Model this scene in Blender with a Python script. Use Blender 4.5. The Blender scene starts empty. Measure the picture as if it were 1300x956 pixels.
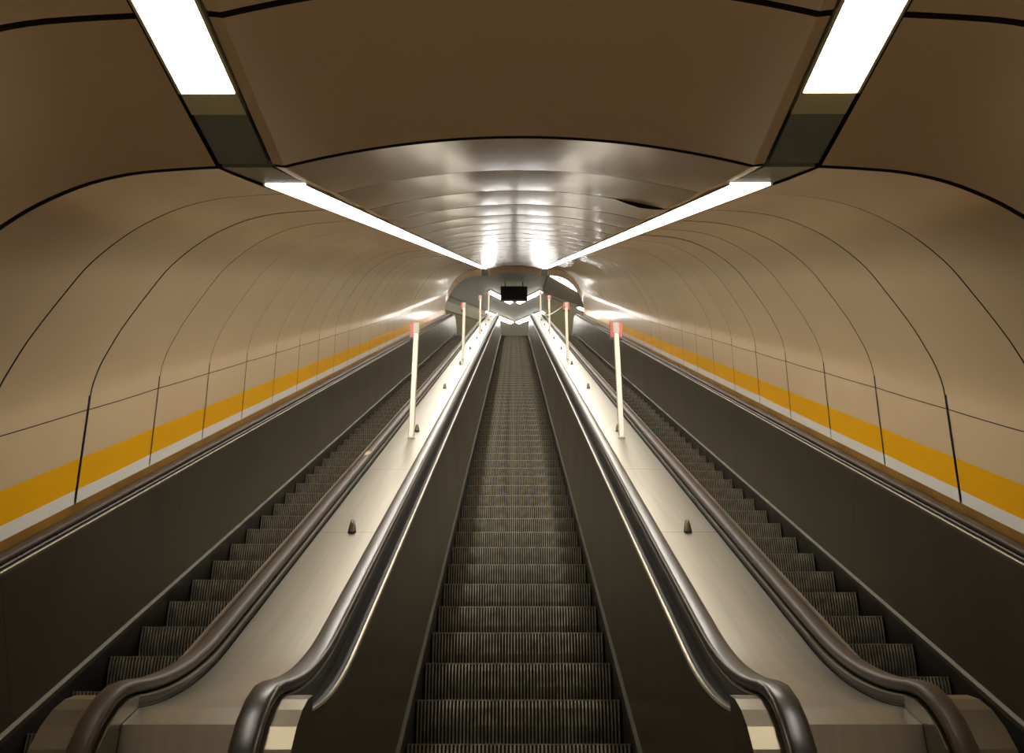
import bpy, math, random
from mathutils import Vector
random.seed(7)
R = math.radians
COL = bpy.context.scene.collection
SI, CO = 0.5, math.cos(R(30))
X0 = 0.018                       # centre line of the middle escalator
XL, XR = X0-1.728, X0+1.728       # centre lines of the outer escalators

# ------------------------------------------------------------------ helpers
def inc(s, n):                    # incline frame (along, normal) -> world (y, z)
    return (s*CO - n*SI, s*SI + n*CO)

class MB:
    def __init__(self):
        self.v, self.f, self.m, self.sm = [], [], [], []
    def vert(self, p):
        self.v.append(tuple(p)); return len(self.v)-1
    def face(self, ids, mi=0, smooth=False):
        self.f.append(tuple(ids)); self.m.append(mi); self.sm.append(smooth)
    def quadp(self, a, b, c, d, mi=0):
        i = [self.vert(p) for p in (a, b, c, d)]; self.face(i, mi)
    def hexa(self, p, mi=0):      # 8 points: bottom ring 0-3, top ring 4-7
        i = [self.vert(q) for q in p]
        for q in ((0,3,2,1),(4,5,6,7),(0,1,5,4),(1,2,6,5),(2,3,7,6),(3,0,4,7)):
            self.face([i[k] for k in q], mi)
    def box(self, x0, x1, y0, y1, z0, z1, mi=0):
        self.hexa([(x0,y0,z0),(x1,y0,z0),(x1,y1,z0),(x0,y1,z0),(x0,y0,z1),(x1,y0,z1),(x1,y1,z1),(x0,y1,z1)], mi)
    def grid(self, rows, closed=False, mi=0, smooth=False, mif=None):
        ids = [[self.vert(p) for p in r] for r in rows]
        for a in range(len(ids)-1):
            n = len(ids[a])
            for b in range(n if closed else n-1):
                c = (b+1) % n
                self.face((ids[a][b], ids[a][c], ids[a+1][c], ids[a+1][b]), mif(a, b) if mif else mi, smooth)
        return ids
    def tube(self, pts, radii, seg=12, mi=0, smooth=True, caps=True):
        pts = [Vector(p) for p in pts]
        if not hasattr(radii, '__len__'): radii = [radii]*len(pts)
        rows = []
        for k, p in enumerate(pts):
            t = (pts[min(k+1, len(pts)-1)] - pts[max(k-1, 0)]).normalized()
            u = t.cross(Vector((0,0,1)) if abs(t.z) < .9 else Vector((1,0,0))).normalized(); w = t.cross(u)
            rows.append([p + radii[k]*(math.cos(2*math.pi*q/seg)*u + math.sin(2*math.pi*q/seg)*w) for q in range(seg)])
        ids = self.grid(rows, True, mi, smooth)
        if caps:
            self.face(ids[0][::-1], mi); self.face(ids[-1], mi)
    def build(self, name, mats, parent=None, loc=None):
        me = bpy.data.meshes.new(name)
        me.from_pydata(self.v, [], self.f)
        if not isinstance(mats, (list, tuple)): mats = [mats]
        for m in mats: me.materials.append(m)
        me.polygons.foreach_set('material_index', self.m)
        me.polygons.foreach_set('use_smooth', self.sm)
        me.update()
        o = bpy.data.objects.new(name, me); COL.objects.link(o)
        if parent: o.parent = parent
        if loc: o.location = loc
        return o

def tag(o, label=None, cat=None, group=None, kind=None):
    if label: o['label'] = label
    if cat: o['category'] = cat
    if group: o['group'] = group
    if kind: o['kind'] = kind
    return o
def empty(name, loc=(0,0,0)):
    o = bpy.data.objects.new(name, None); COL.objects.link(o); o.location = loc
    o.empty_display_size = .1
    return o
def copy_tree(o, parent=None):
    c = o.copy(); COL.objects.link(c)
    if parent: c.parent = parent
    for ch in [q for q in bpy.data.objects if q.parent == o]: copy_tree(ch, c)
    return c
ORD = ['first','second','third','fourth','fifth','sixth','seventh','eighth','ninth','tenth','eleventh','twelfth','thirteenth',
       'fourteenth','fifteenth','sixteenth','seventeenth','eighteenth','nineteenth','twentieth','twenty-first','twenty-second',
       'twenty-third','twenty-fourth','twenty-fifth','twenty-sixth','twenty-seventh']

# ------------------------------------------------------------------ materials
def mat(name, col, rough=.5, metal=0., coat=0., noise=None, bump=None, spec=None, aniso=None, coat_rough=.08):
    m = bpy.data.materials.new(name); m.use_nodes = True
    nt = m.node_tree; b = nt.nodes['Principled BSDF']
    b.inputs['Base Color'].default_value = (*col, 1)
    b.inputs['Roughness'].default_value = rough
    b.inputs['Metallic'].default_value = metal
    b.inputs['Coat Weight'].default_value = coat
    b.inputs['Coat Roughness'].default_value = coat_rough
    if spec is not None: b.inputs['Specular IOR Level'].default_value = spec
    tc = nt.nodes.new('ShaderNodeTexCoord')
    if noise:                      # (scale xyz, amount, detail)
        sc, amt = noise[0], noise[1]
        mp = nt.nodes.new('ShaderNodeMapping'); mp.inputs['Scale'].default_value = sc
        nt.links.new(tc.outputs['Object'], mp.inputs['Vector'])
        nz = nt.nodes.new('ShaderNodeTexNoise'); nz.inputs['Scale'].default_value = 1; nz.inputs['Detail'].default_value = 4
        nt.links.new(mp.outputs[0], nz.inputs['Vector'])
        mr = nt.nodes.new('ShaderNodeMapRange')
        mr.inputs['From Min'].default_value = .3; mr.inputs['From Max'].default_value = .7
        mr.inputs['To Min'].default_value = 1-amt; mr.inputs['To Max'].default_value = 1+amt*.4
        nt.links.new(nz.outputs['Fac'], mr.inputs['Value'])
        mx = nt.nodes.new('ShaderNodeMix'); mx.data_type = 'RGBA'; mx.blend_type = 'MULTIPLY'
        mx.inputs['Factor'].default_value = 1
        mx.inputs[6].default_value = (*col, 1)
        nt.links.new(mr.outputs[0], mx.inputs[7])
        nt.links.new(mx.outputs[2], b.inputs['Base Color'])
        if len(noise) > 2:
            m2 = nt.nodes.new('ShaderNodeMapRange')
            m2.inputs['From Min'].default_value = .3; m2.inputs['From Max'].default_value = .7
            m2.inputs['To Min'].default_value = rough-noise[2]; m2.inputs['To Max'].default_value = rough+noise[2]
            nt.links.new(nz.outputs['Fac'], m2.inputs['Value']); nt.links.new(m2.outputs[0], b.inputs['Roughness'])
    if bump:                       # (scale xyz, strength, distance)
        mp = nt.nodes.new('ShaderNodeMapping'); mp.inputs['Scale'].default_value = bump[0]
        nt.links.new(tc.outputs['Object'], mp.inputs['Vector'])
        nz = nt.nodes.new('ShaderNodeTexNoise'); nz.inputs['Scale'].default_value = 1; nz.inputs['Detail'].default_value = 2
        nt.links.new(mp.outputs[0], nz.inputs['Vector'])
        bp = nt.nodes.new('ShaderNodeBump'); bp.inputs['Strength'].default_value = bump[1]; bp.inputs['Distance'].default_value = bump[2]
        nt.links.new(nz.outputs['Fac'], bp.inputs['Height']); nt.links.new(bp.outputs[0], b.inputs['Normal'])
    return m
def emit(name, col, strength):
    m = bpy.data.materials.new(name); m.use_nodes = True
    nt = m.node_tree; nt.nodes.clear()
    o = nt.nodes.new('ShaderNodeOutputMaterial'); e = nt.nodes.new('ShaderNodeEmission')
    e.inputs['Color'].default_value = (*col, 1); e.inputs['Strength'].default_value = strength
    nt.links.new(e.outputs[0], o.inputs[0]); return m
def srgb(r, g, b):
    return tuple(((c/255)/12.92 if c/255 <= .04045 else ((c/255+.055)/1.055)**2.4) for c in (r, g, b))

M = {}
M['enamel'] = mat('beige_enamel', srgb(206,182,149), .17, noise=((.7,.7,.7), .05), spec=.33)
M['yellow'] = mat('yellow_enamel', srgb(232,172,14), .27, coat=.2)
M['white']  = mat('white_enamel', srgb(222,224,220), .27, coat=.2)
M['ochre']  = mat('ochre_ledge', srgb(136,96,14), .5, noise=((3,3,3), .35))
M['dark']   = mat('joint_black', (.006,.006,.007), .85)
M['panel']  = mat('bronze_brushed_steel', srgb(112,104,88), .34, metal=.85, noise=((6,1.6,.3), .16, .04))
M['deck']   = mat('brushed_stainless_deck', srgb(168,162,149), .31, metal=1, noise=((40,1.2,1.2), .10))
M['trim']   = mat('polished_steel_trim', srgb(150,142,126), .34, metal=1, noise=((2,3,3), .2))
M['dsteel'] = mat('dark_steel_moulding', srgb(52,49,42), .42, metal=.7)
M['channel'] = mat('dark_channel_paint', srgb(40,36,30), .6)
M['bead'] = mat('dull_bead_steel', srgb(128,119,100), .42, metal=.85)
M['stud']   = mat('stud_steel', srgb(110,104,94), .3, metal=.9)
M['ledge']  = mat('dull_ledge_steel', srgb(72,66,53), .5, metal=.6)
M['skirt']  = mat('dirty_skirt_steel', srgb(46,44,38), .45, metal=.7, noise=((5,2,5), .5, .1))
M['rubber'] = mat('black_handrail_rubber', srgb(46,39,34), .3, spec=.5, noise=((3,2,2), .12))
M['matt_rubber'] = mat('matt_handrail_rubber', srgb(60,45,32), .45, spec=.25, noise=((3,2,2), .12))  # black rubber; the ceiling's brown reflection is put into this colour
M['rib']    = mat('worn_aluminium_rib', srgb(147,141,124), .36, metal=.65, noise=((14,14,14), .5, .08))
M['groove'] = mat('dirty_step_groove', srgb(26,23,18), .8)
M['post']   = mat('cream_post_paint', srgb(226,218,200), .3, coat=.2)
M['sleeve'] = mat('grey_sleeve', srgb(168,162,146), .35)
M['red']    = mat('red_plastic', srgb(190,58,46), .4)
M['black']  = mat('black_plastic', srgb(22,20,19), .45)
M['concrete'] = mat('grey_hall_ceiling', srgb(146,144,136), .6, noise=((.8,.8,.8), .12))
M['hallwall'] = mat('olive_hall_wall', srgb(140,135,110), .6, noise=((1,1,1), .12))
M['soffit'] = mat('shaded_soffit', srgb(98,92,76), .6)  # colour darkened for the shade on a facet turned away
M['beam']   = mat('pale_beam', srgb(180,177,163), .5)
M['hallfloor'] = mat('hall_terrazzo', srgb(215,210,196), .35, noise=((9,9,9), .1))
M['lowwall'] = mat('pale_stone_cladding', srgb(205,198,184), .4, noise=((.8,.8,.8), .1))
M['lowfloor'] = mat('pale_terrazzo', srgb(190,184,170), .35, noise=((9,9,9), .15))
M['cover']  = mat('grey_green_cover', srgb(120,126,114), .4, noise=((3,3,3), .12))
M['cap']    = mat('cream_cap', srgb(200,192,155), .4, noise=((6,6,6), .1))
M['lamp']   = emit('strip_lamp_glow', (1,.94,.82), 20.0)
M['hlamp']  = emit('hall_lamp_glow', (1,.97,.93), 28.0)
M['llamp']  = emit('added_lower_lamp_glow', (1,.94,.84), 18.0)  # for lamps added behind the viewer to lift the near ceiling
M['blue']   = mat('blue_marker', srgb(30,50,150), .5)
M['teal']   = mat('teal_marker', srgb(20,110,120), .5)
M['sticker'] = mat('worn_sticker', srgb(190,165,120), .6, noise=((60,60,60), .5))

# ------------------------------------------------------------------ tunnel cladding
KS = .41                                                   # lean of the ring joints
NF = -1.262                                                # foot of the cladding
P_RING, S0 = 1.14, 3.24
side = [(2.5,NF),(2.5,-1.177),(2.5,-1.007),(2.5,-.747),(2.5,-.741),(2.498,-.62),(2.470,-.50),(2.428,-.40),(2.375,-.29),(2.30,-.165),
        (2.235,-.065),(2.15,.06),(2.06,.155),(1.95,.245),(1.83,.318),(1.68,.382),(1.52,.42),(1.36,.436),(1.19,.446)]
def catmull(pts, sub):
    out = []
    for i in range(len(pts)-1):
        p0, p1, p2, p3 = pts[max(i-1,0)], pts[i], pts[i+1], pts[min(i+2,len(pts)-1)]
        for q in range(sub):
            t = q/sub
            out.append(tuple(.5*((2*p1[k]) + (-p0[k]+p2[k])*t + (2*p0[k]-5*p1[k]+4*p2[k]-p3[k])*t*t + (-p0[k]+3*p1[k]-3*p2[k]+p3[k])*t**3) for k in range(2)))
    return out + [pts[-1]]
side = side[:4] + catmull(side[4:], 3)
def side_mi(b): return [2,1,0,3][b] if b < 4 else 0
crown = []
XC = .922
for i in range(25):
    x = -XC + 2*XC*i/24
    crown.append((x, .569 - .121*(abs(x)/XC)**2.0))
f_ = lambda x: .569 - .121*(x/XC)**2
crown = [crown[0], (-.918, f_(.918))] + crown[1:-1] + [(.918, f_(.918)), crown[-1]]
crown = [(-.966, .4535), (-.926, .4485)] + crown + [(.926, .4485), (.966, .4535)]
def ringpos(X, n, s_foot, dn=0.):
    s = s_foot + KS*(n+1.245)
    y, z = inc(s, n+dn)
    return (X+X0, y, z)
DV = R(24.4)                                               # vestibule ceiling falls away from the incline by this angle
def vestpos(X, n, t, dn=0.):
    s = S0 + KS*(n+1.245) - t*math.cos(DV)
    y, z = inc(s, n + t*math.sin(DV) + dn)
    return (X+X0, y, z)
def endpos(X, n, t, dn=0.):
    s = S0 + 28*P_RING + KS*(n+1.245)
    y, z = inc(s, n+dn)
    return (X+X0, y+t, z)
NR = 28
gap_w = {0:.036, 1:.020, 2:.020}
def shell(profile, sgn, name, mifun, warp=None):
    mb = MB()
    def patch(posf, a, b, bow, tilt, k=None):
        prof = [(sgn*x, n) for x, n in profile]
        NSEG = 5
        rows = []
        def off(x, n, u):
            o = -bow*(1-(2*u-1)**2) + tilt*(u-.5)
            if warp and k == warp[0]:
                xx = (x-warp[1])/(warp[2]-warp[1])
                if 0 < xx < 1: o -= warp[3]*math.sin(math.pi*xx)**1.5*max(0, 1-u*2.2)
            return o
        rows.append([posf(x, n, a, .035) for x, n in prof])
        for q in range(NSEG+1):
            u = q/NSEG
            rows.append([posf(x, n, a+(b-a)*u, off(x, n, u)) for x, n in prof])
        rows.append([posf(x, n, b, .035) for x, n in prof])
        def mf(r, c):
            if r == 0 or r == NSEG+1: return 3
            return mifun(c)
        # lips get their own verts so that shading stays crisp
        mb.grid(rows[0:2], mif=lambda r, c: 3)
        mb.grid(rows[1:-1], mif=lambda r, c: mifun(c), smooth=True)
        mb.grid(rows[-2:], mif=lambda r, c: 3)
    for k in range(NR):
        g0 = gap_w.get(k, random.choice([.009,.010,.011,.017]))/2
        g1 = gap_w.get(k+1, .010)/2
        patch(lambda x, n, t, d: ringpos(x, n, t, d), S0+k*P_RING+g0, S0+(k+1)*P_RING-g1,
              (random.uniform(.005, .008) if name == 'ceiling' else random.uniform(.002, .0045)), random.uniform(-.004, .004), k)
    for j in range(6):
        a, b = j*.905, (j+1)*.905
        patch(lambda x, n, t, d: vestpos(x, n, t, d), a+(.014 if j else .017), b-.014, .002, 0)
    patch(lambda x, n, t, d: endpos(x, n, t, d), .01, .50, 0, 0)
    # dark backing behind the joints
    back = [(sgn*(x+(.02 if n < .3 else 0)), n+.03) for x, n in profile]
    rows = [[vestpos(x, n, 5.43) for x, n in back], [vestpos(x, n, 0) for x, n in back],
            [ringpos(x, n, S0) for x, n in back], [ringpos(x, n, S0+NR*P_RING) for x, n in back], [endpos(x, n, .5) for x, n in back]]
    mb.grid(rows, mi=3)
    return mb
ml = [M['enamel'], M['yellow'], M['white'], M['dark'], M['ochre']]
for nm, sg in (('wall_left', -1), ('wall_right', 1)):
    mb = shell(side, sg, nm, side_mi)
    # lower wall of the vestibule, down to the floor, and the wall strip behind the ledge
    a = ringpos(sg*2.5, NF, S0); b = vestpos(sg*2.5, NF, 5.43)
    mb.quadp(a, b, (b[0], b[1], -.6), (a[0], a[1], -.6), 0)
    rows = []
    for s in (S0, S0+NR*P_RING+.6):
        rows.append([(X0+sg*x, *inc(s, n)) for x, n in ((2.52, NF), (2.52, -3.2))])
    mb.grid(rows, mi=0)
    tag(mb.build(nm, ml), kind='structure')
mb = shell(crown, 1, 'ceiling', lambda c: 0, warp=(2, .60, .945, .026))
tag(mb.build('ceiling', ml), kind='structure')

# ledges along the foot of the walls (ochre)
for i, sg in enumerate((-1, 1)):
    mb = MB()
    prof = [(2.375,-1.19),(2.375,-1.275),(2.50,-1.272),(2.52,-1.272),(2.52,-1.19)]
    rows = [[(X0+sg*x, *inc(s, n)) for x, n in prof] for s in (1.2, 36.5)]
    mb.grid(rows, mi=0)
    tag(mb.build('trim_%d' % (i+1), M['ochre']), kind='structure')

# ------------------------------------------------------------------ ceiling lights and cover plates
LXi, LXo = .974, 1.182                                     # inner and outer edge of the light channel
def strip_piece(posf, a, b, x0, x1, lift, mi_mb, thick=.05, n0=.446):
    mb = MB()
    def P(x, t, d): return posf(x, n0, t, d)
    mb.hexa([P(x0,a,lift), P(x1,a,lift), P(x1,b,lift), P(x0,b,lift), P(x0,a,lift+thick), P(x1,a,lift+thick), P(x1,b,lift+thick), P(x0,b,lift+thick)])
    return mb
def light(posf, a, b, sg, label, group, nm='ceiling_light'):
    c = posf(sg*(LXi+LXo)/2, .446, (a+b)/2, .06)
    root = empty(nm, c)
    tag(root, label, 'light', group)
    def loc(mb):
        mb.v = [(p[0]-c[0], p[1]-c[1], p[2]-c[2]) for p in mb.v]; return mb
    lo, hi = (sg*LXi, sg*LXo) if sg > 0 else (sg*LXo, sg*LXi)
    g = .006*(1 if b > a else -1)
    d = strip_piece(posf, a+g, b-g, lo+.012, hi-.012, 0, 0, .03)
    loc(d).build('diffuser', M['lamp'], root)
    f = MB()
    for x0, x1 in ((lo, lo+.010), (hi-.010, hi)):
        q = strip_piece(posf, a, b, x0, x1, -.004, 0, .06)
        base = len(f.v); f.v += q.v; f.f += [tuple(i+base for i in t) for t in q.f]; f.m += q.m; f.sm += q.sm
    q = strip_piece(posf, a, b, lo, hi, .032, 0, .03)
    base = len(f.v); f.v += q.v; f.f += [tuple(i+base for i in t) for t in q.f]; f.m += q.m; f.sm += q.sm
    loc(f).build('housing', M['cap'], root)
    return root
def lightpos(x, n, s, d=0.):
    y, z = inc(s, n+d); return (x+X0, y, z)
SL0, LL = 4.62, 1.2
for sg, sd in ((-1, 'left'), (1, 'right')):
    for k in range(26):
        place = 'lowest' if k == 0 else ('topmost' if k == 25 else ORD[k]+' from the bottom')
        light(lightpos, SL0+k*LL, SL0+(k+1)*LL, sg,
              '%s strip light in the %s row along the sloping tunnel ceiling' % (place, sd), 'strip lights in the %s ceiling row' % sd)
    light(vestpos, .50, 1.72, sg, 'wide bright strip light at the top %s of the photo, cut by its edge' % sd, 'strip lights over the lower landing')
    lo, hi = (LXi, LXo) if sg > 0 else (-LXo, -LXi)
    m1 = strip_piece(vestpos, .365, .492, lo+.004, hi-.008, .002, 0, .03)
    tag(m1.build('end_cap', M['cap']), 'short cream end plate below the wide strip light at top %s' % sd, 'cover plate')
    m2 = strip_piece(vestpos, .02, .36, lo+.007, hi-.007, .006, 0, .03)
    tag(m2.build('cover_plate', M['cover']), 'grey green cover plate between the ceiling panels at upper %s' % sd, 'cover plate')
    m3 = strip_piece(lightpos, S0+KS*1.69+.03, SL0-.01, lo+.005, hi-.005, .006, 0, .03)
    tag(m3.build('cover_plate', M['cover']), 'dark cover plate just before the sloping row of lights on the %s' % sd, 'cover plate')
    m4 = strip_piece(endpos, .02, .50, lo+.01, hi-.01, .006, 0, .03)
    tag(m4.build('cover_plate', M['cover']), 'small dark cover plate at the far end of the %s light row' % sd, 'cover plate')

# ------------------------------------------------------------------ escalators
SB, ST = 3.35, 37.0
NCB, NCT = .99, -3.54
RB, RT = 2.2, 1.5
A30 = R(30)
def path(u, n):
    """u = distance along the balustrade, n = height normal to it; returns (y, z, slope)."""
    if u < SB:
        a = min((SB-u)/RB, A30); th = A30-a
        cy, cz = inc(SB, NCB); r = NCB-n
        y, z = cy + r*math.sin(th), cz - r*math.cos(th)
        rest = (SB-u) - RB*A30
        if rest > 0: y -= rest
        return y, z, th
    if u > ST:
        a = min((u-ST)/RT, A30); th = A30-a
        cy, cz = inc(ST, NCT); r = n-NCT
        y, z = cy - r*math.sin(th), cz + r*math.cos(th)
        rest = (u-ST) - RT*A30
        if rest > 0: y += rest
        return y, z, th
    y, z = inc(u, n); return y, z, A30
def stations(u0, u1, step=None):
    us = [u0]
    if u0 < SB: us += [u0+(SB-u0)*i/10 for i in range(1, 10)] + [SB]
    if step:
        q = SB+step
        while q < min(u1, ST)-.01: us.append(q); q += step
    if u1 > ST: us += [ST] + [ST+(u1-ST)*i/8 for i in range(1, 8)]
    us.append(u1)
    return us
def sweep(mb, prof, us, xf, closed=False, mi=0, smooth=False, caps=False):
    rows = []
    for u in us:
        rows.append([(xf(x), *path(u, n)[:2]) for x, n in prof])
    ids = mb.grid(rows, closed, mi, smooth)
    if caps: mb.face(ids[0][::-1], mi); mb.face(ids[-1], mi)
U0 = SB - RB*R(21)                                         # lower end of the straight balustrade, newel begins
U1 = ST + RT*A30 + .9
NEWR = .34
def rail_prof(o, nt, w=.070, t=.034):
    h = w/2
    return [(o-h, nt-.020), (o-h+.002, nt-.010), (o-h+.007, nt-.0045), (o-h+.015, nt-.0025), (o-h+.017, nt-.0022), (o, nt), (o+h-.017, nt-.0022), (o+h-.015, nt-.0025), (o+h-.007, nt-.0045), (o+h-.002, nt-.010), (o+h, nt-.020),
            (o+h-.006, nt-t), (o+h-.02, nt-t-.002), (o-h+.02, nt-t-.002), (o-h+.006, nt-t)]
def rail_rows(o, nt, xf, w):
    """handrail: down round the lower newel, up the incline, round the top newel"""
    prof = rail_prof(o, nt, w); rows = []
    # lower newel
    y0, z0, th0 = path(U0, nt)
    c = (y0 + NEWR*math.sin(th0), z0 - NEWR*math.cos(th0))
    for i in range(14, 0, -1):
        a = th0 + i*R(190)/14                                # outward direction turns from normal(th0) backwards
        rows.append([(xf(x), c[0] - (NEWR+(n-nt))*math.sin(a), c[1] + (NEWR+(n-nt))*math.cos(a)) for x, n in prof])
    for u in stations(U0, U1, 3.0):
        rows.append([(xf(x), *path(u, n)[:2]) for x, n in prof])
    y1, z1, th1 = path(U1, nt)
    c = (y1, z1-NEWR)
    for i in range(1, 15):
        a = -i*R(190)/14
        rows.append([(xf(x), c[0] - (NEWR+(n-nt))*math.sin(a), c[1] + (NEWR+(n-nt))*math.cos(a)) for x, n in prof])
    return rows
def newel_plate(mb, x0, x1, nt, mi=0, shrink=.04):
    """solid rounded end boards of the balustrade at both landings"""
    for (uu, direction) in ((U0, -1), (U1, 1)):
        y, z, th = path(uu, nt); th = th if direction < 0 else 0
        c = (y + NEWR*math.sin(th)*(1 if direction < 0 else 0), z - NEWR*math.cos(th))
        r = NEWR-shrink
        pts = []
        for i in range(15):
            a = th + (i/14)*math.pi if direction < 0 else -(i/14)*math.pi
            pts.append((c[0]-r*math.sin(a), c[1]+r*math.cos(a)))
        base = -.5 if direction < 0 else FL_TOP
        yb, zb, _ = path(uu, -1.97)
        pts += [(pts[-1][0], base), (yb + (.3 if direction < 0 else -.3), base), (yb, zb)]
        n = len(pts)
        A = [mb.vert((x0, p[0], p[1])) for p in pts]; B = [mb.vert((x1, p[0], p[1])) for p in pts]
        mb.face(A[::-1], mi); mb.face(B, mi)
        for i in range(n):
            j = (i+1) % n; mb.face((A[i], A[j], B[j], B[i]), mi)
yt, zt = inc(ST, NCT)
FL_TOP = zt + (-2.04-NCT)                                  # upper landing level
NOSE = -2.04

# one step: ribbed riser + ribbed tread on a dark body
def make_step_mesh():
    mb = MB()
    W, N = .496, 57
    # riser bulges a little, like the real cast step
    rz = [(0, -.002), (-.006, -.04), (-.004, -.12), (.012, -.20), (.03, -.245)]
    # body
    rowsb = [[(x, y+.010, z) for x in (-W, W)] for y, z in rz[::-1]] + [[(x, .010, -.010) for x in (-W, W)], [(x, .405, -.010) for x in (-W, W)]]
    mb.grid(rowsb, mi=1)
    for x in (-W, W):
        mb.face([mb.vert((x, .01+y, z)) for y, z in rz] + [mb.vert((x, .405, -.245)), mb.vert((x, .405, -.01))], 1)
    p = 2*W/N
    for i in range(N):
        x = -W + p*(i+.5); h = p*.21
        A = [[(x-h, y+.011, z), (x-h, y, z), (x+h, y, z), (x+h, y+.011, z)] for y, z in rz[::-1]]
        mb.grid(A, mi=0)
        mb.grid([[(x-h, .0, -.012), (x-h, 0., 0), (x+h, 0., 0), (x+h, 0., -.012)], [(x-h, .395, -.012), (x-h, .395, 0), (x+h, .395, 0), (x+h, .395, -.012)]], mi=0)
    # nosing strip
    mb.box(-W, W, -.001, .006, -.005, -.001, 0)
    me = bpy.data.meshes.new('step'); me.from_pydata(mb.v, [], mb.f)
    me.materials.append(M['rib']); me.materials.append(M['groove']); me.polygons.foreach_set('material_index', mb.m); me.update()
    return me
STEP = make_step_mesh()
def nose_z(y):
    """height of the nosing line at world y (numeric)"""
    ya, za, _ = path(SB, NOSE); yb, zb, _ = path(ST, NOSE)
    if y < ya:
        r = NCB-NOSE; cy, cz = inc(SB, NCB)
        s_ = (y-cy)/r
        return cz - r if s_ < 0 else cz - r*math.cos(math.asin(s_))
    if y > yb:
        r = NOSE-NCT; cy, cz = inc(ST, NCT)
        s_ = (y-cy)/r
        return cz + r if s_ > 0 else cz + r*math.cos(math.asin(s_))
    return za + (y-ya)*math.tan(A30)

def escalator(xc, y_phase, label, sides):
    root = empty('escalator', (xc, 2.6, -.5)); tag(root, label, 'escalator', 'escalators side by side in the tunnel')
    ox, oy, oz = root.location
    def fin(mb, name, m, lab=None):
        mb.v = [(p[0]-ox, p[1]-oy, p[2]-oz) for p in mb.v]
        o = mb.build(name, m, root)
        if lab: o['label'] = lab
        return o
    y = y_phase
    while y > 2.5: y -= .4
    steps = []
    while y < 33.9:
        o = bpy.data.objects.new('step', STEP); COL.objects.link(o); o.parent = root
        o.location = (0, y-oy, nose_z(y)-oz); steps.append((o, y)); y += .4
    for sg, kind in sides:
        xf = lambda x, sg=sg: xc + sg*x
        sd = 'left' if sg < 0 else 'right'
        if kind == 'inner': pt, bd, ro, nt, rw = (.57, -1.29), .57, (.657 if xc == X0 else .683), -1.20, (.073 if xc == X0 else .060)
        else:               pt, bd, ro, nt, rw = (.535, -1.275), .535, .600, -1.225, .070
        us = stations(U0, U1, 2.28)
        # side panel built of plates with hairline joints
        mb = MB()
        nb = -1.955
        cuts = [U0] + [SB + .9 + 2.28*i for i in range(15)] + [U1]
        for a, b in zip(cuts, cuts[1:]):
            sweep(mb, [(.512, nb), (pt[0], pt[1]), (pt[0]+.01, pt[1])], stations(a+.0012, b-.0012), xf, smooth=False)
        sweep(mb, [(.518, nb), (pt[0]+.006, pt[1]-.01)], stations(U0, U1), xf, mi=1)
        newel_plate(mb, xf(pt[0]-.02), xf(ro+.035), nt, 0)
        fin(mb, 'side_panel', [M['panel'], M['dark']])
        # skirt and its ledge
        mb = MB(); sweep(mb, [(.503, -2.5), (.503, -1.985), (.512, -1.975)], us, xf); fin(mb, 'skirt', M['skirt'])
        mb = MB(); sweep(mb, [(.498, -1.99), (.498, -1.965), (.514, -1.950), (.516, -1.95)], us, xf); fin(mb, 'skirt_ledge', M['ledge'])
        # bright bead on the panel top
        mb = MB(); b0 = bd-.004
        sweep(mb, [(b0, pt[1]-.012), (b0, pt[1]+.004), (b0+.004, pt[1]+.009), (b0+.012, pt[1]+.009), (b0+.018, pt[1]+.004), (b0+.018, pt[1]-.012)], us, xf)
        fin(mb, 'top_bead', M['trim'] if kind == 'inner' else M['bead'])
        # dark channel floor and handrail guide
        mb = MB()
        e = ro+rw/2+.002
        sweep(mb, [(b0+.018, pt[1]-.006), (ro-.030, pt[1]-.006)], us, xf, mi=2)
        sweep(mb, [(ro-.030, pt[1]-.02), (ro-.030, nt-.045), (ro-.024, nt-.038), (ro+.018, nt-.038), (e-.005, nt-.040), (e, nt-.044), (e, nt-.056), (e-.004, nt-.058), (e-.004, nt-.064), (e, nt-.066), (e, -1.30)], us, xf, mi=0)
        sweep(mb, [(e-.002, nt-.043), (e-.001, nt-.040), (e+.003, nt-.040), (e+.004, nt-.043)], us, xf, mi=1)
        fin(mb, 'handrail_guide', [M['dsteel'], M['trim'], M['channel']])
        # handrail
        mb = MB(); rows = rail_rows(ro, nt, xf, rw); mb.grid(rows, True, 0, True); fin(mb, 'handrail', M['rubber'] if xc == X0 else M['matt_rubber'])
    # comb plates
    mb = MB()
    mb.box(xc-.5, xc+.5, 33.95, 34.35, FL_TOP-.03, FL_TOP+.005)
    mb.box(xc-.5, xc+.5, 1.9, 2.3, -.53, -.495)
    fin(mb, 'comb_plate', M['trim'])
    return root, steps
mid, _ = escalator(X0, 5.503, 'middle escalator seen straight up its grey ribbed steps', ((-1,'inner'), (1,'inner')))
lef, _ = escalator(XL, 5.589, 'left escalator beside the left tunnel wall', ((-1,'outer'), (1,'inner')))
rig, rsteps = escalator(XR, 5.746, 'right escalator beside the right tunnel wall, blue scrawl on two steps', ((-1,'inner'), (1,'outer')))

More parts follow.
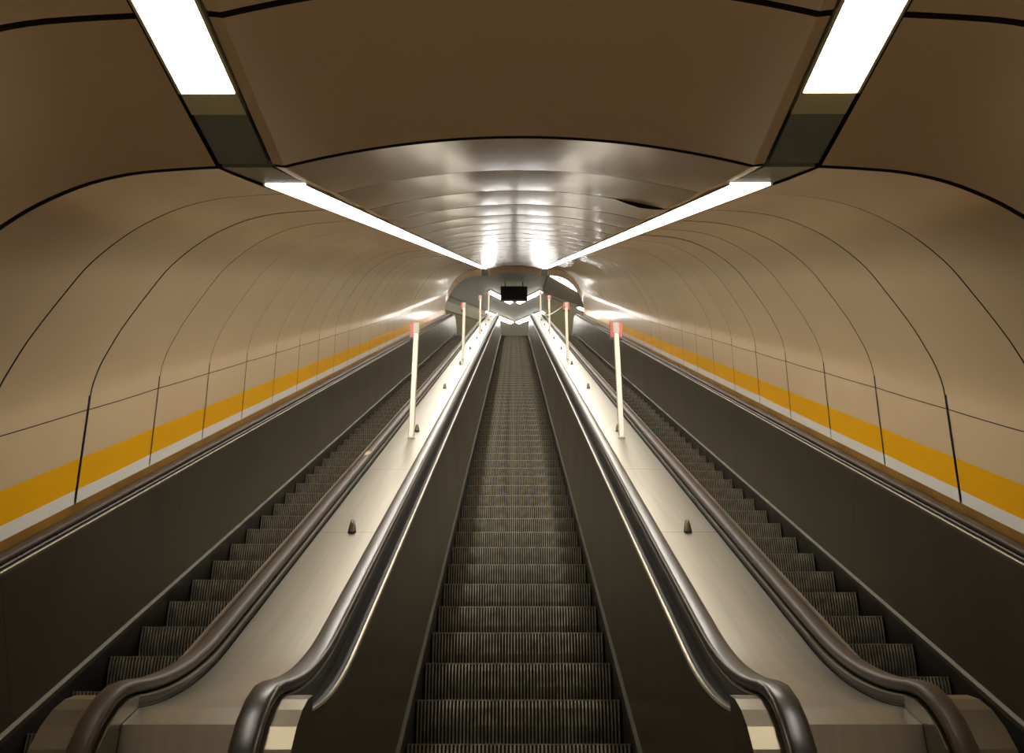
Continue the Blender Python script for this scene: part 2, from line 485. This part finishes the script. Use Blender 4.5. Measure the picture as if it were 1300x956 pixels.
# marker scrawl on two risers of the right escalator
def scrawl(step, strokes, m, lab):
    mb = MB()
    for st in strokes:
        mb.tube([(x, -.009, z) for x, z in st], .009, 6)
    o = mb.build('scrawl', m, step); o['label'] = lab
def step_near(y): return min(rsteps, key=lambda q: abs(q[1]-y))[0]
def squig(x0, x1, z0, z1, n, seed):
    rr = random.Random(seed); out = []
    for k in range(n):
        a = x0 + (x1-x0)*k/n; w = (x1-x0)/n*.75
        out.append([(a+w*.5*(1+math.cos(t*.9+seed)), (z0+z1)/2+(z1-z0)/2*math.sin(t*1.1+k)*rr.uniform(.6,1)) for t in range(7)])
    return out
scrawl(step_near(14.9), squig(.02, .44, -.17, -.05, 4, 3), M['blue'], 'blue marker scrawl')
scrawl(step_near(13.1), squig(.04, .42, -.20, -.03, 4, 5), M['teal'], 'teal marker scrawl')

# ------------------------------------------------------------------ decks between the escalators
def deck_island(x0, x1, lab):
    root = empty('balustrade_deck', ((x0+x1)/2, 2.6, .2)); tag(root, lab, 'escalator deck', 'steel decks between the escalators')
    ox, oy, oz = root.location
    mb = MB(); nd = -1.272
    cuts = [U0]; q = 4.95
    while q < U1-.5: cuts.append(q); q += 1.685
    cuts.append(U1)
    for a, b in zip(cuts, cuts[1:]):
        sweep(mb, [(x0, nd), (x1, nd)], stations(a+.0018, b-.0018), lambda x: x)
    sweep(mb, [(x0, nd-.006), (x1, nd-.006)], stations(U0, U1), lambda x: x, mi=1)
    # closed ends down to the landings
    ya, za, _ = path(U0, nd); yb, zb, _ = path(U1, nd)
    rows = [[(x, ya, za) for x in (x0, x1)], [(x, ya-.10, za-.05) for x in (x0, x1)], [(x, ya-.10, -.5) for x in (x0, x1)]]
    mb.grid(rows)
    rows = [[(x, yb, zb) for x in (x0, x1)], [(x, yb+.12, zb-.03) for x in (x0, x1)], [(x, yb+.12, FL_TOP) for x in (x0, x1)]]
    mb.grid(rows)
    mb.v = [(p[0]-ox, p[1]-oy, p[2]-oz) for p in mb.v]
    mb.build('deck_plate', [M['deck'], M['dark']], root)
    # steel studs that stop people sliding
    xm = (x0+x1)/2
    sm = MB(); sm.tube([(0,0,-.01),(0,0,.006),(0,0,.036),(0,0,.058),(0,0,.066)], [.023,.021,.016,.011,.005], 14)
    q = 4.95; proto = None; k = 0
    while q < 36.5:
        y, z, _ = path(q, nd)
        if proto is None: o = proto = sm.build('stud', M['stud'], root)
        else: o = proto.copy(); COL.objects.link(o); o.parent = root
        o.location = (xm-ox+.01, y-oy, z-oz); q += 3.37
    return xm
xml = deck_island(XL+.7195, X0-.697, 'brushed steel deck with studs between the left and middle escalators')
xmr = deck_island(X0+.697, XR-.7195, 'brushed steel deck with studs between the middle and right escalators')

# posts on the decks
def post(x, s, lab, grp, left):
    y, z, _ = path(s, -1.272)
    root = empty('signal_post', (x, y, z)); tag(root, lab, 'post', grp)
    mb = MB(); H = 1.045; w = .023
    prof = [(-w,-w*.4),(-w*.8,-w),(w*.8,-w),(w,-w*.4),(w,w*.4),(w*.8,w),(-w*.8,w),(-w,w*.4)]
    rows = [[(a, b, zz) for a, b in prof] for zz in (-.02, H-.004)] + [[(a*.8, b*.8, H) for a, b in prof]]
    ids = mb.grid(rows, True); mb.face(ids[-1])
    mb.build('pole', M['post'], root)
    mb = MB(); mb.tube([(0,-.0,-.01),(0,0,.012)], .030, 16); mb.build('base_collar', M['post'], root)
    mb = MB(); mb.box(-.0245, .0245, -.0245, .0245, H-.10, H+.002); mb.build('clamp_band', M['sleeve'], root)
    for sg in ((-1,) if left else (-1, 1)):
        mb = MB(); a, b = (sg*.024, sg*.050) if sg > 0 else (sg*.050, sg*.024)
        mb.hexa([(a,-.02,H-.135),(b,-.02,H-.135),(b,.02,H-.135),(a,.02,H-.135),(a,-.025,H+.0),(b,-.025,H+.0),(b,.025,H+.0),(a,.025,H+.0)])
        hd = mb.build('red_holder', M['red'], root)
        mb = MB(); mb.box(a, b, -.018, .018, H-.150, H-.135); mb.build('holder_foot', M['black'], hd)
    return root
for i in range(4):
    w_ = ['nearest', 'second', 'third', 'farthest'][i]
    s = 7.95 + 8.1*i
    post(xml, s, '%s cream post up the left deck with one red holder on its side' % w_, 'posts on the left deck', True)
    post(xmr, s, '%s cream post up the right deck with red holders on both sides' % w_, 'posts on the right deck', False)
def pp(i, h):
    y, z, _ = path(7.95+8.1*i, -1.272); return Vector((xmr, y, z+h))
mb = MB(); a, b = pp(1, 1.0), pp(3, .25)
mb.tube([a.lerp(b, t/16) - Vector((.035, 0, .12*math.sin(math.pi*t/16))) for t in range(17)], .010, 8)
tag(mb.build('rope', M['post']), 'thin pale rope slung from the second right post to the farthest one', 'rope')

# sticker remains on the left escalator's handrail
y, z, _ = path(7.35, -1.199)
mb = MB()
pr = []
for i in range(14):
    a = 2*math.pi*i/14; r = random.uniform(.6, 1.15)
    u, x = 6.85 + .085*r*math.sin(a), XL+.683+.022*r*math.cos(a)
    pr.append((x, *path(u, -1.1985)[:2]))
mb.face([mb.vert(p) for p in pr])
mb.face([mb.vert((p[0], p[1]+.0008, p[2]-.0012)) for p in pr][::-1])
tag(mb.build('sticker', M['sticker']), 'torn beige sticker on the handrail left of the nearest left post', 'sticker')

# ------------------------------------------------------------------ floors and shafts
mb = MB()
mb.box(-5, 5, -12.2, 2.6, -.62, -.5)
tag(mb.build('floor', M['lowfloor']), kind='structure')
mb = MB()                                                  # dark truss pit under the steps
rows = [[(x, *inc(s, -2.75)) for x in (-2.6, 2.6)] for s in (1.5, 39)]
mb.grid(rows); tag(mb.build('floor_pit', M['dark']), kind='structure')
# unseen lower hall behind the viewer; its lamps are added for light
YM = vestpos(0, NF, 5.43)[1]
def st(n, m, *b):
    mb = MB(); mb.box(*b); tag(mb.build(n, m), kind='structure')
st('ceiling', M['lowwall'], -5, 5, YM-10, YM, 2.9, 3.0)
st('wall_back', M['lowwall'], -5, 5, YM-10.1, YM-10, -.6, 2.9)
st('wall_left', M['lowwall'], -5.1, -5, YM-10, YM, -.6, 2.9)
st('wall_right', M['lowwall'], 5, 5.1, YM-10, YM, -.6, 2.9)
st('wall_front', M['lowwall'], -5, -2.56, YM, YM+.1, -.6, 2.9)
st('wall_front', M['lowwall'], 2.56, 5, YM, YM+.1, -.6, 2.9)
k = 0
for x in (-2.4, 2.4):  # lamps added to light the tunnel from its lower end
    for y in (-3.2, -6.4):
        root = empty('ceiling_light', (x, YM+y, 2.82))
        tag(root, '%s added long lamp in the unseen lower hall behind the viewer, %s side' % ('near' if y > -5 else 'far', 'left' if x < 0 else 'right'), 'light', 'added lower hall lamps')
        mb = MB(); mb.box(-.12, .12, -1.2, 1.2, -.03, 0); mb.build('diffuser', M['llamp'], root)
        mb = MB(); mb.box(-.15, .15, -1.25, 1.25, 0, .079); mb.build('housing', M['cap'], root)

# ------------------------------------------------------------------ upper hall
YP = endpos(0, -1.2, .5)[1]
HC = FL_TOP + 3.0
PITCH = R(26.53); F = 1255.
def ray(px, py):
    a = (px-650)/F; b = (433-py)/F
    d = Vector((a, math.cos(PITCH)-b*math.sin(PITCH), math.sin(PITCH)+b*math.cos(PITCH)))
    yaw = .0024
    return Vector((d.x*math.cos(yaw)-d.y*math.sin(yaw), d.x*math.sin(yaw)+d.y*math.cos(yaw), d.z))
def on_z(px, py, z): d = ray(px, py); return d*(z/d.z)
def on_y(px, py, y): d = ray(px, py); return d*(y/d.y)
mb = MB(); mb.box(-6, 6, 34.0, 46, FL_TOP-.12, FL_TOP)
tag(mb.build('floor', M['hallfloor']), kind='structure')
mb = MB(); mb.box(-6, 6, 31.0, 46, HC, HC+.1)
tag(mb.build('ceiling', M['concrete']), kind='structure')
mb = MB(); mb.box(-6, 6, 46, 46.1, FL_TOP-.1, HC); tag(mb.build('wall_far', M['hallwall']), kind='structure')
mb = MB(); mb.box(-6.1, -6, 31, 46, FL_TOP-.1, HC); tag(mb.build('wall_left', M['hallwall']), kind='structure')
mb = MB(); mb.box(6, 6.1, 31, 46, FL_TOP-.1, HC); tag(mb.build('wall_right', M['hallwall']), kind='structure')
# portal wall around the tunnel mouth, facing the hall
mb = MB()
full = [(-x, n) for x, n in side] + [(x, n) for x, n in crown] + [(x, n) for x, n in side[::-1]]
rows = [[], []]
for x, n in full:
    p = endpos(x, n, .5)
    rows[0].append(p)
    q = (p[0]*2.3, p[1]+.01, max(p[2], min(HC, p[2]+ (HC-p[2]) if abs(x) < 2.2 else p[2]+.6)))
    rows[1].append(q)
mb.grid(rows)
tag(mb.build('wall_front', M['concrete']), kind='structure')

def slab(pts, th, name, m, **kw):
    mb = MB(); n = len(pts)
    A = [mb.vert(p) for p in pts]; B = [mb.vert(p+Vector((0,0,th))) for p in pts]
    mb.face(A); mb.face(B[::-1])
    for i in range(n):
        j = (i+1) % n; mb.face((A[j], A[i], B[i], B[j]))
    o = mb.build(name, m); tag(o, **kw); return o
# lowered soffit on the right with shade put into its colour, pale beams on the left
slab([on_z(*p, HC-.12) for p in ((688,371),(700,340),(790,340),(790,408))], .10, 'trim_3', M['soffit'], kind='structure')
slab([on_z(*p, HC-.25) for p in ((556,378),(628,405),(628,413),(556,390))], .24, 'trim_4', M['beam'], kind='structure')
slab([on_z(*p, HC-.05) for p in ((556,391),(630,415),(640,428),(556,428))], .045, 'trim_5', M['hallwall'], kind='structure')
slab([on_z(*p, HC-.05) for p in ((690,374),(760,404),(760,428),(690,428))], .045, 'trim_6', M['hallwall'], kind='structure')
def hall_lamp(p, q, lab, w=.16, drop=.08, zc=None):
    z = (zc or HC)-drop
    a, b = on_z(*p, z), on_z(*q, z)
    c = (a+b)/2
    root = empty('hall_lamp', c); tag(root, lab, 'light', 'bright lamps in the upper hall')
    u = (b-a); L = u.length/2; ang = math.atan2(u.y, u.x); root.rotation_euler = (0, 0, ang)
    mb = MB(); mb.box(-L, L, -w/2, w/2, 0, .03); mb.build('diffuser', M['hlamp'], root)
    mb = MB(); mb.box(-L-.02, L+.02, -w/2-.02, w/2+.02, .03, drop-.002); mb.build('housing', M['cap'], root)
hall_lamp((621,371), (649,385.2), 'bright lamp left of the black sign, left arm of the near chevron', .17)
hall_lamp((658,385.2), (687,371), 'bright lamp right of the black sign, right arm of the near chevron', .17)
hall_lamp((616,397), (649.5,410.5), 'bright lamp in the far chevron, left arm above the left deck end', .19)
hall_lamp((657,410.5), (690,397), 'bright lamp in the far chevron, right arm above the right deck end', .19)
hall_lamp((702,349), (742,372), 'bright lamp partly hidden by the upper right edge of the tunnel mouth', .30, drop=.2)
hall_lamp((734,391), (746,396), 'small bright lamp beside the right edge of the tunnel mouth', .12, drop=.12)

for i, x in enumerate((-3.6, 3.6)):  # extra out-of-view lamps added to brighten the upper hall
    root = empty('hall_lamp', (x, 37.5, HC-.08)); tag(root, 'added lamp deep in the upper hall, unseen behind the tunnel edge, %s side' % ('left' if i == 0 else 'right'), 'light', 'bright lamps in the upper hall')
    mb = MB(); mb.box(-.15, .15, -2.2, 2.2, 0, .03); mb.build('diffuser', M['hlamp'], root)
    mb = MB(); mb.box(-.17, .17, -2.25, 2.25, .03, .078); mb.build('housing', M['cap'], root)
# black hanging display sign
c = on_y(652.5, 373, 34.6)
pxm = 34.6/ray(652.5, 373).y/F
sw, sh = 34*pxm*1.0, 17.5*pxm/math.cos(PITCH)
root = empty('hanging_sign', c); tag(root, 'black display box hanging in front of the bright hall lamps', 'sign')
mb = MB(); mb.box(-sw/2, sw/2, -.07, .07, -sh/2, sh/2)
mb.build('case', M['black'], root)
mb = MB(); mb.box(-sw/2+.02, sw/2-.02, -.075, -.069, -sh/2+.03, sh/2-.02); mb.build('screen', mat('dark_screen', srgb(30,26,24), .25), root)
for sx in (-1, 1):
    mb = MB(); mb.tube([(sx*sw*.33, 0, sh/2-.01), (sx*sw*.33, 0, HC-c.z)], .022, 10); mb.build('hanger', M['black'], root)
    
# landing detail: small cream kerbs at the end of the outer escalators
for sg, sd in ((-1,'left'),(1,'right')):
    mb = MB(); x = X0+sg*2.1
    mb.box(x-.22, x+.22, 35.45, 35.6, FL_TOP, FL_TOP+.12)
    tag(mb.build('kerb_block', M['post']), 'low cream kerb at the far end of the %s escalator' % sd, 'kerb')

# ------------------------------------------------------------------ camera, world, view
cam = bpy.data.cameras.new('camera'); co = bpy.data.objects.new('camera', cam); COL.objects.link(co)
co.location = (0, 0, 0); co.rotation_euler = (R(90)+PITCH, 0, .0024)
cam.sensor_width = 36; cam.lens = 36*F/1300; cam.shift_y = -45/1300; cam.clip_start = .05; cam.clip_end = 200
bpy.context.scene.camera = co
w = bpy.data.worlds.new('world'); bpy.context.scene.world = w; w.use_nodes = True
w.node_tree.nodes['Background'].inputs[0].default_value = (.02,.02,.02,1)
w.node_tree.nodes['Background'].inputs[1].default_value = .2
sc = bpy.context.scene
sc.cycles.max_bounces = 14; sc.cycles.diffuse_bounces = 8; sc.cycles.glossy_bounces = 8
sc.view_settings.view_transform = 'Standard'; sc.view_settings.look = 'None'
sc.view_settings.gamma = 1; sc.view_settings.use_curve_mapping = False
sc.view_settings.exposure = 0.0
